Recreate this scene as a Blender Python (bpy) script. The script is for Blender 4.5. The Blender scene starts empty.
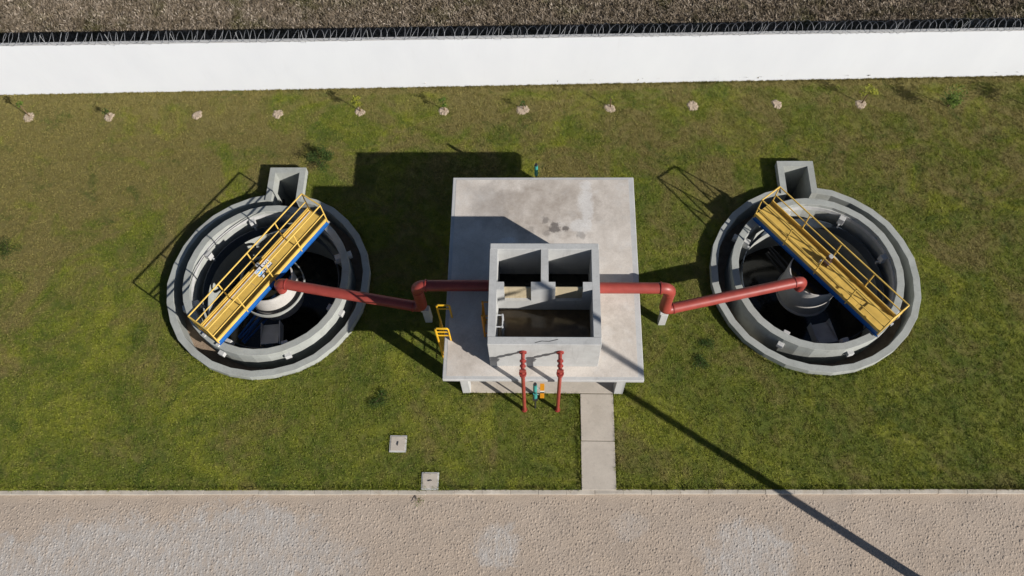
import bpy, bmesh, math, random
import numpy as np
from mathutils import Vector, Matrix
random.seed(7); rng = np.random.default_rng(7)
S = bpy.context.scene
C = S.collection

# ------------------------------------------------------------------ camera, sky, sun, exposure
cam = bpy.data.cameras.new('camera'); camo = bpy.data.objects.new('camera', cam); C.objects.link(camo)
cam.sensor_width = 36.0; cam.lens = 837.56 / 1024 * 36.0; cam.clip_start = 0.1; cam.clip_end = 4000
camo.matrix_world = Matrix(((0.99948196, -0.00293332, 0.03205013, 0), (0.01623875, 0.90574672, -0.42350818, 0),
                            (-0.02778701, 0.42380924, 0.90532514, 30.0), (0, 0, 0, 1)))
S.camera = camo
SUN = Vector((-1.6211, 1.0969, -1.0)).normalized()          # direction the light travels
w = bpy.data.worlds.new('World'); S.world = w; w.use_nodes = True
nt = w.node_tree; nt.nodes.clear()
sky = nt.nodes.new('ShaderNodeTexSky'); sky.sky_type = 'NISHITA'; sky.sun_disc = False; sky.air_density = .75; sky.dust_density = .4
sky.sun_elevation = math.radians(27.06); sky.sun_rotation = math.atan2(-SUN.x, -SUN.y)
bg = nt.nodes.new('ShaderNodeBackground'); bg.inputs[1].default_value = 0.05
wo = nt.nodes.new('ShaderNodeOutputWorld'); nt.links.new(sky.outputs[0], bg.inputs[0]); nt.links.new(bg.outputs[0], wo.inputs[0])
sl = bpy.data.lights.new('sun', 'SUN'); sl.energy = 5.0; sl.angle = math.radians(0.53); sl.color = (1.0, 0.95, 0.89)
so = bpy.data.objects.new('sun', sl); C.objects.link(so); so.rotation_euler = SUN.to_track_quat('-Z', 'Y').to_euler(); so.location = (30, -20, 40)
S.render.engine = 'CYCLES'
vs = S.view_settings; vs.view_transform = 'Standard'; vs.look = 'None'; vs.gamma = 1; vs.exposure = 0.32; vs.use_curve_mapping = False

# ------------------------------------------------------------------ mesh helpers
class MB:
    def __init__(s): s.v = []; s.f = []
    def add(s, v, f):
        o = len(s.v); s.v += [tuple(p) for p in v]; s.f += [tuple(i + o for i in q) for q in f]; return s
    def box(s, x0, x1, y0, y1, z0, z1, m=None):
        v = [(x, y, z) for z in (z0, z1) for y in (y0, y1) for x in (x0, x1)]
        if m is not None: v = [m @ Vector(p) for p in v]
        return s.add(v, [(0, 2, 3, 1), (4, 5, 7, 6), (0, 1, 5, 4), (2, 6, 7, 3), (0, 4, 6, 2), (1, 3, 7, 5)])
    def tube(s, pts, r, n=8, cap=True, closed=False):
        pts = [Vector(p) for p in pts]; k = len(pts); rs = r if isinstance(r, (list, tuple)) else [r] * k
        vs = []; up = None
        for i, p in enumerate(pts):
            if closed: t = pts[(i + 1) % k] - pts[i - 1]
            else: t = pts[min(i + 1, k - 1)] - pts[max(i - 1, 0)]
            t.normalize()
            if up is None: up = Vector((0, 0, 1)) if abs(t.z) < .9 else Vector((1, 0, 0))
            a = t.cross(up)
            if a.length < 1e-4: a = t.cross(Vector((0.3, 1, 0.2)))
            a.normalize(); b = a.cross(t).normalized(); up = b
            vs += [p + rs[i] * (math.cos(2 * math.pi * j / n) * a + math.sin(2 * math.pi * j / n) * b) for j in range(n)]
        fs = []
        for i in range(k if closed else k - 1):
            i2 = (i + 1) % k
            fs += [(i * n + j, i * n + (j + 1) % n, i2 * n + (j + 1) % n, i2 * n + j) for j in range(n)]
        if cap and not closed: fs += [tuple(range(n))[::-1], tuple((k - 1) * n + j for j in range(n))]
        return s.add(vs, fs)
    def ring(s, r0, r1, z0, z1, n=48, a0=0, c=(0, 0), jit=None):
        vs = []
        for j in range(n):
            t = a0 + 2 * math.pi * j / n; cs, sn = math.cos(t), math.sin(t)
            e = jit[j] if jit else 0
            for r, z in ((r0, z0), (r1, z0), (r1, z1), (r0, z1)):
                rr = r + e; vs.append((c[0] + rr * cs, c[1] + rr * sn, z))
        fs = []
        for j in range(n):
            a, b = 4 * j, 4 * ((j + 1) % n)
            for q in range(4): fs.append((a + q, b + q, b + (q + 1) % 4, a + (q + 1) % 4))
        return s.add(vs, fs)
    def ring_arc(s, r0, r1, z0, z1, t0, t1, n, jit):
        vs = []; fs = []
        for j in range(n + 1):
            t = t0 + (t1 - t0) * j / n
            for r, z in ((r0, z0), (r1, z0), (r1, z1), (r0, z1)):
                e = jit[j] if 0 < j < n else 0; vs.append(((r + e) * math.cos(t), (r + e) * math.sin(t), z))
        for j in range(n):
            a = 4 * j
            for q in range(4): fs.append((a + q, a + 4 + q, a + 4 + (q + 1) % 4, a + (q + 1) % 4))
        fs += [(0, 1, 2, 3), (4 * n + 3, 4 * n + 2, 4 * n + 1, 4 * n)]
        return s.add(vs, fs)
    def disc(s, r, z, n=48, c=(0, 0)):
        return s.add([(c[0] + r * math.cos(2 * math.pi * j / n), c[1] + r * math.sin(2 * math.pi * j / n), z) for j in range(n)], [tuple(range(n))])
    def build(s, name, mat, parent=None, smooth=False, bevel=0, seg=2, loc=None):
        me = bpy.data.meshes.new(name); me.from_pydata(s.v, [], s.f); me.update()
        bm = bmesh.new(); bm.from_mesh(me); bmesh.ops.recalc_face_normals(bm, faces=bm.faces); bm.to_mesh(me); bm.free()
        if smooth:
            for p in me.polygons: p.use_smooth = True
            try: me.set_sharp_from_angle(angle=math.radians(40))
            except Exception: pass
        me.materials.append(mat)
        o = bpy.data.objects.new(name, me); C.objects.link(o)
        if parent is not None: o.parent = parent
        if loc is not None: o.location = loc
        if bevel:
            b = o.modifiers.new('bevel', 'BEVEL'); b.width = bevel; b.segments = seg; b.limit_method = 'ANGLE'; b.angle_limit = math.radians(50)
        return o

def tag(o, label=None, cat=None, group=None, kind=None):
    if label: o['label'] = label
    if cat: o['category'] = cat
    if group: o['group'] = group
    if kind: o['kind'] = kind
    return o
def empty(name, loc=(0, 0, 0), rz=0.0):
    o = bpy.data.objects.new(name, None); C.objects.link(o); o.location = loc; o.rotation_euler = (0, 0, rz); o.empty_display_size = .2
    return o
def arc(c, a, b, r0, n=7):
    """points of a bend at corner c between directions a (incoming point) and b (outgoing point), radius r0"""
    c = Vector(c); d1 = (Vector(a) - c).normalized(); d2 = (Vector(b) - c).normalized()
    ang = d1.angle(d2); tl = r0 / math.tan(ang / 2)
    p1 = c + d1 * tl; p2 = c + d2 * tl
    ctr = c + (d1 + d2).normalized() * (r0 / math.sin(ang / 2))
    u = (p1 - ctr); v = (p2 - ctr); th = u.angle(v); out = []
    for i in range(n + 1):
        t = i / n; out.append(ctr + (math.sin((1 - t) * th) * u + math.sin(t * th) * v) / math.sin(th))
    return out

# ------------------------------------------------------------------ materials
class NT:
    def __init__(s, name):
        s.m = bpy.data.materials.new(name); s.m.use_nodes = True; s.t = s.m.node_tree; s.t.nodes.clear()
        s.out = s.t.nodes.new('ShaderNodeOutputMaterial'); s.b = s.t.nodes.new('ShaderNodeBsdfPrincipled')
        s.t.links.new(s.b.outputs[0], s.out.inputs[0])
        s.pos = s.t.nodes.new('ShaderNodeNewGeometry').outputs['Position']
    def L(s, a, b): s.t.links.new(a, b)
    def put(s, sock, val):
        if isinstance(val, bpy.types.NodeSocket): s.L(val, sock)
        else: sock.default_value = val
    def noise(s, scale, detail=4, rough=.55, vec=None, dist=0, sx=(1, 1, 1), col=False):
        n = s.t.nodes.new('ShaderNodeTexNoise'); n.inputs['Scale'].default_value = scale; n.inputs['Detail'].default_value = detail
        n.inputs['Roughness'].default_value = rough; n.inputs['Distortion'].default_value = dist
        v = vec or s.pos
        if sx != (1, 1, 1):
            mp = s.t.nodes.new('ShaderNodeMapping'); mp.inputs['Scale'].default_value = sx; s.L(v, mp.inputs[0]); v = mp.outputs[0]
        s.L(v, n.inputs['Vector']); return n.outputs['Color' if col else 'Fac']
    def voro(s, scale, feature='F1', vec=None, out='Distance'):
        n = s.t.nodes.new('ShaderNodeTexVoronoi'); n.feature = feature; n.inputs['Scale'].default_value = scale
        s.L(vec or s.pos, n.inputs['Vector']); return n.outputs[out]
    def ramp(s, fac, a, b, c0=(0, 0, 0, 1), c1=(1, 1, 1, 1)):
        n = s.t.nodes.new('ShaderNodeMapRange'); n.clamp = True; s.L(fac, n.inputs[0])
        n.inputs[1].default_value = a; n.inputs[2].default_value = b; n.inputs[3].default_value = 0; n.inputs[4].default_value = 1
        return n.outputs[0]
    def mix(s, fac, a, b, mode='MIX'):
        n = s.t.nodes.new('ShaderNodeMix'); n.data_type = 'RGBA'; n.blend_type = mode
        s.put(n.inputs[0], fac); s.put(n.inputs[6], a if isinstance(a, bpy.types.NodeSocket) else (*a[:3], 1)); s.put(n.inputs[7], b if isinstance(b, bpy.types.NodeSocket) else (*b[:3], 1))
        return n.outputs[2]
    def math(s, op, a, b=0.0):
        n = s.t.nodes.new('ShaderNodeMath'); n.operation = op; s.put(n.inputs[0], a); s.put(n.inputs[1], b); return n.outputs[0]
    def spot(s, p, r, wob=None, squash=(1, 1, 1)):
        """1 inside a wobbly blob round p, 0 outside"""
        v = s.t.nodes.new('ShaderNodeVectorMath'); v.operation = 'SUBTRACT'; s.L(s.pos, v.inputs[0]); v.inputs[1].default_value = p
        m2 = s.t.nodes.new('ShaderNodeVectorMath'); m2.operation = 'MULTIPLY'; s.L(v.outputs[0], m2.inputs[0]); m2.inputs[1].default_value = squash
        l = s.t.nodes.new('ShaderNodeVectorMath'); l.operation = 'LENGTH'; s.L(m2.outputs[0], l.inputs[0])
        d = l.outputs['Value']
        if wob is not None: d = s.math('ADD', d, s.math('MULTIPLY', s.math('SUBTRACT', wob, .5), r * 1.8))
        return s.math('SUBTRACT', 1.0, s.ramp(d, r * .55, r))
    def bump(s, h, strength=.3, dist=.02):
        n = s.t.nodes.new('ShaderNodeBump'); n.inputs['Strength'].default_value = strength; n.inputs['Distance'].default_value = dist
        s.L(h, n.inputs['Height']); s.L(n.outputs[0], s.b.inputs['Normal'])
    def done(s, col, rough=.8, metal=0.0, spec=.3):
        s.put(s.b.inputs['Base Color'], col if isinstance(col, bpy.types.NodeSocket) else (*col[:3], 1))
        s.put(s.b.inputs['Roughness'], rough); s.b.inputs['Metallic'].default_value = metal; s.b.inputs['Specular IOR Level'].default_value = spec
        return s.m

def concrete(name, base, var=.16, tintc=(.30, .27, .22), tint=.35, blot=1.1, fine=26, lam=0.0):
    n = NT(name); b = np.array(base)
    c = n.mix(n.ramp(n.noise(blot, 6, .6), .3, .7), tuple(b * (1 - var)), tuple(np.minimum(b * (1 + var * .6), .9)))
    c = n.mix(n.math('MULTIPLY', n.ramp(n.noise(blot * .7 + .3, 7, .65, dist=.6), .52, .72), tint), c, tintc)
    c = n.mix(n.math('MULTIPLY', n.ramp(n.noise(fine, 3, .6), .35, .75), .28), c, tuple(b * .62))
    c = n.mix(n.math('MULTIPLY', n.ramp(n.noise(5.5, 6, .7), .60, .70), .25), c, tuple(np.minimum(b * 1.35, .88)))
    c = n.mix(n.math('MULTIPLY', n.ramp(n.noise(2.6, 6, .7, sx=(2.2, 2.2, .22)), .54, .70), .38), c, tuple(b * .58))
    if lam:
        oi = n.t.nodes.new('ShaderNodeObjectInfo'); c = n.mix(n.math('MULTIPLY', oi.outputs['Random'], lam * 1.6), c, tuple(b * .62))
    n.bump(n.noise(fine * 1.6, 4, .6), .35, .012)
    return n.done(c, .88, 0, .2)

def paint(name, base, wear=(.12, .09, .06), amt=.35, rough=.45, spec=.4, sc=7):
    n = NT(name); b = np.array(base)
    c = n.mix(n.ramp(n.noise(2.3, 4), .3, .7), tuple(b * .82), tuple(np.minimum(b * 1.12, 1)))
    c = n.mix(n.math('MULTIPLY', n.ramp(n.noise(sc, 8, .75, dist=.4), .60, .74), amt), c, wear)
    n.bump(n.noise(60, 3), .12, .004)
    return n.done(c, n.math('ADD', n.math('MULTIPLY', n.noise(9, 4), .25), rough - .12), 0, spec)

M = {}
M['conc_ring'] = concrete('concrete_ring', (.37, .385, .36), .15, (.27, .27, .23), .5, 1.3)
M['conc_wet'] = concrete('concrete_tank_inside', (.34, .33, .30), .22, (.10, .085, .06), .75, 1.0)
M['conc_pale'] = concrete('concrete_pale', (.50, .50, .49), .10, (.36, .34, .31), .4, 1.2)
M['conc_cham'] = concrete('concrete_chamber', (.47, .475, .465), .10, (.33, .32, .31), .45, 1.5)
M['conc_warm'] = concrete('concrete_warm', (.50, .45, .385), .09, (.38, .33, .27), .4, 1.6)
M['conc_floor'] = concrete('concrete_floor', (.50, .45, .385), .12, (.33, .28, .22), .5, 1.0)
M['conc_kerb'] = concrete('concrete_kerb', (.54, .49, .42), .2, (.36, .29, .21), .8, 2.2, 26, .3)
M['conc_in'] = concrete('concrete_chamber_inside', (.20, .185, .16), .25, (.09, .075, .05), .7, 1.4)
M['tan'] = concrete('tan_ledge', (.50, .42, .28), .12, (.36, .28, .16), .5, 5.0)
M['yellow'] = paint('yellow_paint', (.66, .44, .10), amt=.25, rough=.5)
M['deck'] = paint('yellow_deck', (.60, .40, .09), (.38, .26, .08), .4, .6, .3, 4)
M['ladder'] = paint('ladder_yellow', (.70, .40, .02), amt=.2)
M['orange'] = paint('orange_paint', (.66, .27, .012), amt=.2)
M['blue'] = paint('blue_paint', (.014, .11, .36), (.05, .06, .08), .3, .42)
M['red'] = paint('red_pipe_paint', (.29, .050, .038), (.16, .042, .032), .45, .42, .45, 5)
M['red_dark'] = paint('red_flange_paint', (.27, .035, .028), (.12, .03, .02), .4, .5)
M['dark'] = paint('dark_metal', (.03, .03, .033), (.08, .06, .05), .3, .5)
M['brown'] = paint('brown_motor', (.09, .055, .05), (.04, .03, .03), .4, .5)
M['wire'] = paint('wire_steel', (.30, .31, .33), amt=.1)
M['steel'] = paint('galvanised_steel', (.42, .43, .44), (.25, .22, .2), .3, .45)
M['white_p'] = paint('white_paint', (.72, .72, .70), (.4, .38, .34), .2, .5)
M['teal'] = paint('teal_paint', (.05, .30, .27), (.03, .12, .11), .3, .4)
M['plate'] = paint('grey_plate', (.46, .45, .46), amt=.15)
M['globe'] = paint('logo_blue', (.05, .24, .52), amt=0)
M['feed'] = concrete('feedwell_lining', (.52, .50, .465), .1, (.40, .37, .31), .5, 1.6)
M['pvc'] = paint('dark_baffle', (.055, .07, .09), (.1, .1, .1), .4, .5)
M['trunk'] = paint('sapling_bark', (.16, .11, .065), amt=.2, rough=.8, spec=.1)
M['pole'] = concrete('concrete_pole', (.42, .41, .39), .1)

def water_mat(name, col):
    n = NT(name); n.bump(n.noise(3.0, 3), .08, .02)
    c = n.mix(n.ramp(n.noise(1.6, 5, .6), .35, .7), col, tuple(x * 2.0 for x in col))
    return n.done(c, .12, 0, .5)
M['water_shade'] = water_mat('dark_water_and_shade', (.012, .011, .008))  # dark water; also the painted shade inside the feed wells
M['brownwater'] = water_mat('brown_water', (.075, .052, .027))

def slab_mat():
    n = NT('roof_slab_screed')
    wob = n.noise(2.2, 6, .65)
    c = n.mix(n.ramp(n.noise(.75, 7, .62, dist=.5), .36, .66), (.66, .61, .55), (.49, .44, .385))
    c = n.mix(n.math('MULTIPLY', n.ramp(n.noise(1.9, 8, .7), .52, .72), .55), c, (.60, .585, .56))
    big = n.spot((.2, 16.0, 2.86), 1.75, wob, (.75, 1.2, 1)); c = n.mix(n.math('MULTIPLY', big, n.math('MULTIPLY', n.ramp(n.noise(2.3, 8, .75), .25, .7), .75)), c, (.27, .225, .185))
    grey = n.spot((-1.9, 16.2, 2.86), .9, wob, (1, .8, 1)); c = n.mix(n.math('MULTIPLY', grey, n.math('MULTIPLY', n.noise(4, 7, .75), .7)), c, (.27, .25, .235))
    for q_ in ((2.6, 11.6, 2.86), (-2.2, 10.4, 2.86), (2.7, 15.9, 2.86), (-.9, 16.6, 2.86)): c = n.mix(n.math('MULTIPLY', n.spot(q_, .9, wob), n.math('MULTIPLY', n.ramp(n.noise(5, 8, .75), .35, .7), .5)), c, (.33, .285, .24))
    w2 = n.noise(7, 5, .6)
    for p, r, a in (((.24, 15.48, 2.86), .17, .55), ((.58, 15.15, 2.86), .27, .8), ((.98, 15.13, 2.86), .15, .8), ((.27, 14.93, 2.86), .16, .4), ((-.35, 15.05, 2.86), .22, .3), ((1.55, 14.85, 2.86), .2, .45)):
        c = n.mix(n.math('MULTIPLY', n.spot(p, r, w2), a), c, (.10, .09, .085))
    wh = n.spot((1.75, 16.2, 2.86), 1.0, n.noise(3, 6, .7), (3.2, .75, 1)); c = n.mix(n.math('MULTIPLY', wh, .6), c, (.68, .67, .65))
    wh = n.spot((1.5, 15.25, 2.86), .5, n.noise(5, 6, .7), (1, 1.6, 1)); c = n.mix(n.math('MULTIPLY', wh, .6), c, (.66, .65, .63))
    wh = n.spot((-1.1, 14.62, 2.86), .3, n.noise(4, 6, .7), (.7, 1.8, 1)); c = n.mix(n.math('MULTIPLY', wh, .7), c, (.72, .72, .72))
    c = n.mix(n.math('MULTIPLY', n.ramp(n.noise(24, 3, .6), .45, .8), .35), c, (.30, .27, .24))
    n.bump(n.noise(30, 4, .6), .3, .012)
    return n.done(c, .9, 0, .2)
M['slab'] = slab_mat()

def wall_mat():
    n = NT('white_wall_paint')
    c = n.mix(n.ramp(n.noise(.5, 5, .6, sx=(1, 1, .5)), .3, .7), (.69, .71, .745), (.735, .755, .785))
    c = n.mix(n.math('MULTIPLY', n.ramp(n.noise(4, 6, .7, sx=(1, 1, .12)), .58, .75), .10), c, (.50, .49, .47))
    n.bump(n.noise(18, 4), .12, .01)
    return n.done(c, .8, 0, .25)
M['wall'] = wall_mat()

def road_mat(name, stones):
    n = NT(name)
    c = n.mix(n.ramp(n.noise(1.1, 6, .6), .3, .7), (.46, .375, .295), (.38, .315, .255))
    c = n.mix(n.math('MULTIPLY', n.ramp(n.noise(.35, 5, .6), .45, .62), .4), c, (.45, .38, .315))
    if stones:
        a = n.t.nodes.new('ShaderNodeAttribute'); a.attribute_name = 'tint'; f = a.outputs['Fac']
        c = n.mix(n.math('MULTIPLY', n.ramp(f, .5, 1), .32), c, (.25, .21, .18)); c = n.mix(n.math('MULTIPLY', n.math('SUBTRACT', 1, n.ramp(f, 0, .3)), .3), c, (.48, .42, .36))
    wob = n.noise(1.3, 9, .75, dist=.8)
    g = None
    for p, r, q, amt in (((-14.9, 3.3, -.1), 3.0, (.6, 1.6, 1), .9), ((-10.4, 3.9, -.1), 2.7, (.8, 1.4, 1), 1.0), ((-7.2, 3.6, -.1), 1.5, (1, 1.3, 1), .5), ((-1.4, 4.2, -.1), 1.0, (1, 1.1, 1), .85), ((7.3, 3.9, -.1), 1.7, (.9, 1.2, 1), .8), ((3.2, 4.9, -.1), .8, (1, 1.2, 1), .35), ((-18.4, 3.0, -.1), 2, (1, 1.2, 1), .5), ((14.5, 2.8, -.1), 1.4, (.8, 1.3, 1), .4)):
        k = n.math('MULTIPLY', n.spot(p, r, wob, q), amt); g = k if g is None else n.math('MAXIMUM', g, k)
    c = n.mix(n.math('MULTIPLY', n.ramp(g, .1, .6), n.math('MULTIPLY', n.ramp(n.noise(2.2, 7, .75), .28, .58), .62)), c, (.43, .415, .395))
    c = n.mix(n.math('MULTIPLY', n.ramp(g, .2, .7), n.math('MULTIPLY', n.ramp(n.noise(2.4, 6, .7, sx=(5, .8, 1)), .48, .66), .6)), c, (.56, .55, .53))
    c = n.mix(n.math('MULTIPLY', n.ramp(n.noise(14, 5, .7), .5, .75), .4), c, (.21, .175, .145))
    n.bump(n.noise(22, 5, .65), .7, .03)
    return n.done(c, .92, 0, .15)
M['road'] = road_mat('road_sand', False); M['cobble'] = road_mat('road_stones', True)

def grass_mat(name, blades):
    n = NT(name)
    sep = n.t.nodes.new('ShaderNodeSeparateXYZ'); n.L(n.pos, sep.inputs[0])
    up = n.ramp(sep.outputs['Y'], 10, 21)                                   # the strip along the wall is drier
    lf = n.math('SUBTRACT', 1, n.ramp(sep.outputs['X'], -24, -9))
    dry = n.math('ADD', n.math('ADD', n.noise(.42, 7, .68, dist=.8), n.math('MULTIPLY', up, .12)), n.math('MULTIPLY', n.math('MULTIPLY', up, lf), .15))
    dw = n.math('SUBTRACT', sep.outputs['Y'], n.math('MULTIPLY', sep.outputs['X'], .0177)); dry = n.math('ADD', dry, n.math('MULTIPLY', n.ramp(dw, 23.6, 24.0), .2))
    c = n.mix(n.ramp(n.noise(.8, 6, .65), .34, .66), (.092, .142, .014), (.20, .225, .024))
    c = n.mix(n.math('MULTIPLY', n.ramp(n.noise(.36, 7, .68, dist=1.1), .50, .62), .75), c, (.30, .32, .03))          # fresh yellow-green
    c = n.mix(n.math('MULTIPLY', n.ramp(dry, .53, .68), .85), c, (.235, .185, .07))                                     # dry
    c = n.mix(n.math('MULTIPLY', n.ramp(n.noise(.62, 7, .72, dist=1.0), .56, .66), .65), c, (.048, .098, .012))           # dark clover
    c = n.mix(n.math('MULTIPLY', n.ramp(n.noise(2.6, 6, .7, sx=(1, .6, 1)), .50, .68), .55), c, (.24, .21, .065))
    c = n.mix(n.math('MULTIPLY', n.ramp(n.noise(6.5, 5, .7), .52, .68), .5), c, (.055, .080, .013))
    if blades:
        a = n.t.nodes.new('ShaderNodeAttribute'); a.attribute_name = 'tint'; f = a.outputs['Fac']
        c = n.mix(n.math('MULTIPLY', n.ramp(f, .55, 1), .7), c, (.40, .36, .12)); c = n.mix(n.math('MULTIPLY', n.math('SUBTRACT', 1, n.ramp(f, 0, .4)), .6), c, (.038, .064, .011))
    else:
        c = n.mix(.35, c, (.10, .09, .04)); n.bump(n.noise(28, 4, .7), 1, .05)
    return n.done(c, .75, 0, .12)
M['turf'] = grass_mat('turf', False); M['blade'] = grass_mat('grass_blades', True)

def field_mat(name, blades):
    n = NT(name)
    c = n.mix(n.ramp(n.noise(1.3, 6, .65), .3, .7), (.36, .295, .225), (.17, .135, .09))
    c = n.mix(n.math('MULTIPLY', n.ramp(n.noise(2.8, 7, .75), .48, .60), .75), c, (.085, .068, .042))
    c = n.mix(n.math('MULTIPLY', n.ramp(n.noise(.6, 5, .6), .52, .66), .65), c, (.085, .09, .022))
    if blades:
        a = n.t.nodes.new('ShaderNodeAttribute'); a.attribute_name = 'tint'; f = a.outputs['Fac']
        c = n.mix(n.ramp(f, .6, 1), c, (.60, .52, .43)); c = n.mix(n.math('MULTIPLY', n.math('SUBTRACT', 1, n.ramp(f, 0, .4)), .7), c, (.055, .045, .02))
    else:
        c = n.mix(n.math('MULTIPLY', n.ramp(n.noise(5, 5, .7), .5, .65), .7), c, (.33, .27, .21)); n.bump(n.noise(9, 6, .7), 1, .2)
    return n.done(c, .9, 0, .1)
M['field'] = field_mat('field_soil', False); M['straw'] = field_mat('field_scrub', True)

def plain(name, lo, hi, sc=6, rough=.85):
    n = NT(name); c = n.mix(n.ramp(n.noise(sc, 6, .65), .3, .7), lo, hi); n.bump(n.noise(sc * 4, 4, .65), .6, .03); return n.done(c, rough, 0, .15)
M['earth'] = plain('earth', (.15, .115, .07), (.24, .19, .12), .8)
M['mulch'] = plain('pale_mulch', (.30, .235, .17), (.47, .38, .29), 12)
M['leaf_y'] = plain('leaf_yellow_green', (.16, .19, .02), (.26, .25, .03), 9, .6)
M['leaf_g'] = plain('leaf_green', (.06, .11, .015), (.11, .16, .025), 9, .6)
M['leaf_d'] = plain('leaf_dark_green', (.028, .055, .010), (.055, .09, .018), 9, .6)
M['pale_sun_patch'] = plain('pale_sun_patch', (.45, .42, .38), (.62, .6, .56), 9)  # pale tone standing in for sunlight on the channel floor
M['sand'] = plain('channel_sand', (.22, .16, .11), (.34, .26, .19), 4)

# ------------------------------------------------------------------ places
TL = (-10.73, 14.17); TR = (10.75, 14.49)
RO, RI = 4.03, 3.76                 # outer wall
KO, KI = 3.28, 3.00                 # inner wall
BXL = (-11.36, -9.84, 19.45); BXR = (9.88, 11.36, 19.73); BW = .25
def wall_y(x): return 24.03 + .0177 * x
def road_y(x): return 6.12 + .0118 * x        # lawn side of the kerb
KERB = .15

# ------------------------------------------------------------------ the ground, with the pits of the two tanks left open
def sheet_with_holes(name, outline, z, mat, holes=True):
    bm = bmesh.new(); loops = [outline]
    if holes:
        for (cx, cy), (x0, x1, y1) in ((TL, BXL), (TR, BXR)):
            rm = RO - .12; t0 = math.acos((x1 - .1 - cx) / rm); t1 = math.acos((x0 + .1 - cx) / rm)
            lp = [(x1 - .1, y1 - .1)] + [(x0 + .1, y1 - .1)]
            for j in range(57):
                t = t1 + (2 * math.pi - (t1 - t0)) * j / 56
                lp.append((cx + rm * math.cos(t), cy + rm * math.sin(t)))
            loops.append(lp)
    es = []
    for lp in loops:
        vv = [bm.verts.new((x, y, z)) for x, y in lp]
        es += [bm.edges.new((vv[i], vv[(i + 1) % len(vv)])) for i in range(len(vv))]
    bmesh.ops.triangle_fill(bm, use_beauty=True, use_dissolve=False, edges=es)
    for f in bm.faces:
        if f.normal.z < 0: f.normal_flip()
    me = bpy.data.meshes.new(name); bm.to_mesh(me); bm.free(); me.materials.append(mat)
    o = bpy.data.objects.new(name, me); C.objects.link(o); return o
tag(sheet_with_holes('ground', [(-900, -900), (900, -900), (900, 900), (-900, 900)], -.16, M['earth']), kind='structure')
tag(sheet_with_holes('lawn', [(-70, road_y(-70) - .02), (70, road_y(70) - .02), (70, wall_y(70) + .06), (-70, wall_y(-70) + .06)], 0, M['turf']), kind='structure')
tag(sheet_with_holes('field', [(-120, wall_y(-120) + .06), (120, wall_y(120) + .06), (120, 160), (-120, 160)], .22, M['field'], False), kind='structure')

# ------------------------------------------------------------------ road of rough stones in sand
road = MB().box(-70, 70, -12, 0, -.3, -.1).build('road', M['road'])
for v in road.data.vertices: v.co.y = (road_y(v.co.x) - KERB + .01) if v.co.y > -1 else v.co.y
tag(road, kind='structure')
def stones():
    V = []; F = []; T = []
    g = .108; nx = int(44 / g); ny = int(4.9 / g)
    for iy in range(ny):
        for ix in range(nx):
            if random.random() < .06: continue
            cx = -22.5 + (ix + .5 * (iy % 2) + random.uniform(-.42, .42)) * g; cy = 1.3 + (iy + random.uniform(-.42, .42)) * g
            if cy > road_y(cx) - KERB - .22 + .10 * math.sin(cx * 1.7) + .08 * math.sin(cx * 4.1): continue
            wd = random.uniform(.07, .13); h = wd * random.uniform(.8, 1.7); z = -.1 + random.uniform(-.001, .0095); n = 7; o = len(V); a0 = random.random() * 6; ro = random.gauss(0, .5)
            tx, ty = random.gauss(0, .06), random.gauss(0, .06); cr, sr = math.cos(ro), math.sin(ro)
            ring = []
            for j in range(n):
                t = a0 + 6.2832 * j / n; e = random.uniform(.7, 1.1); px_, py_ = math.cos(t) * wd * .55 * e, math.sin(t) * h * .55 * e
                ring.append((px_ * cr - py_ * sr, px_ * sr + py_ * cr))
            for rx, ry in ring: V.append((cx + rx, cy + ry, -.1035))
            for rx, ry in ring: V.append((cx + rx * .64, cy + ry * .64, z + rx * tx + ry * ty))
            V.append((cx, cy, z + .003))
            for j in range(n):
                k = (j + 1) % n; F.append((o + j, o + k, o + n + k, o + n + j)); F.append((o + n + j, o + n + k, o + 2 * n))
            T += [random.random()] * (2 * n + 1)
    me = bpy.data.meshes.new('paving_stones'); me.from_pydata(V, [], F); me.materials.append(M['cobble'])
    at = me.attributes.new('tint', 'FLOAT', 'POINT'); at.data.foreach_set('value', T)
    for p in me.polygons: p.use_smooth = True
    o = bpy.data.objects.new('paving_stones', me); C.objects.link(o)
    return tag(o, 'rough tan stones bedded in sand across the road', 'paving', kind='stuff')
stones()
kerb = empty('kerb', (0, 0, 0)); tag(kerb, kind='structure')
x = -23.0; km = None
while x < 21.5:
    y = road_y(x); b = MB().box(0, .996, -KERB + random.uniform(-.008, .008), random.uniform(-.006, .006), -.2, .015 + random.uniform(-.006, .006))
    o = b.build('kerb_stone', M['conc_kerb'], kerb, bevel=.012, loc=(x, y, 0)); o.rotation_euler = (random.gauss(0, .006), 0, .0118 + random.gauss(0, .004)); x += 1.0

# ------------------------------------------------------------------ path of two slabs
path = empty('path', (2.15, 7.9, 0)); tag(path, kind='structure')
MB().box(-.61, .61, -1.77, -.012, -.06, .045).build('path_slab', M['conc_warm'], path, bevel=.012)
MB().box(-.60, .615, .012, 1.77, -.06, .05).build('path_slab', M['conc_warm'], path, bevel=.012)

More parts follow.
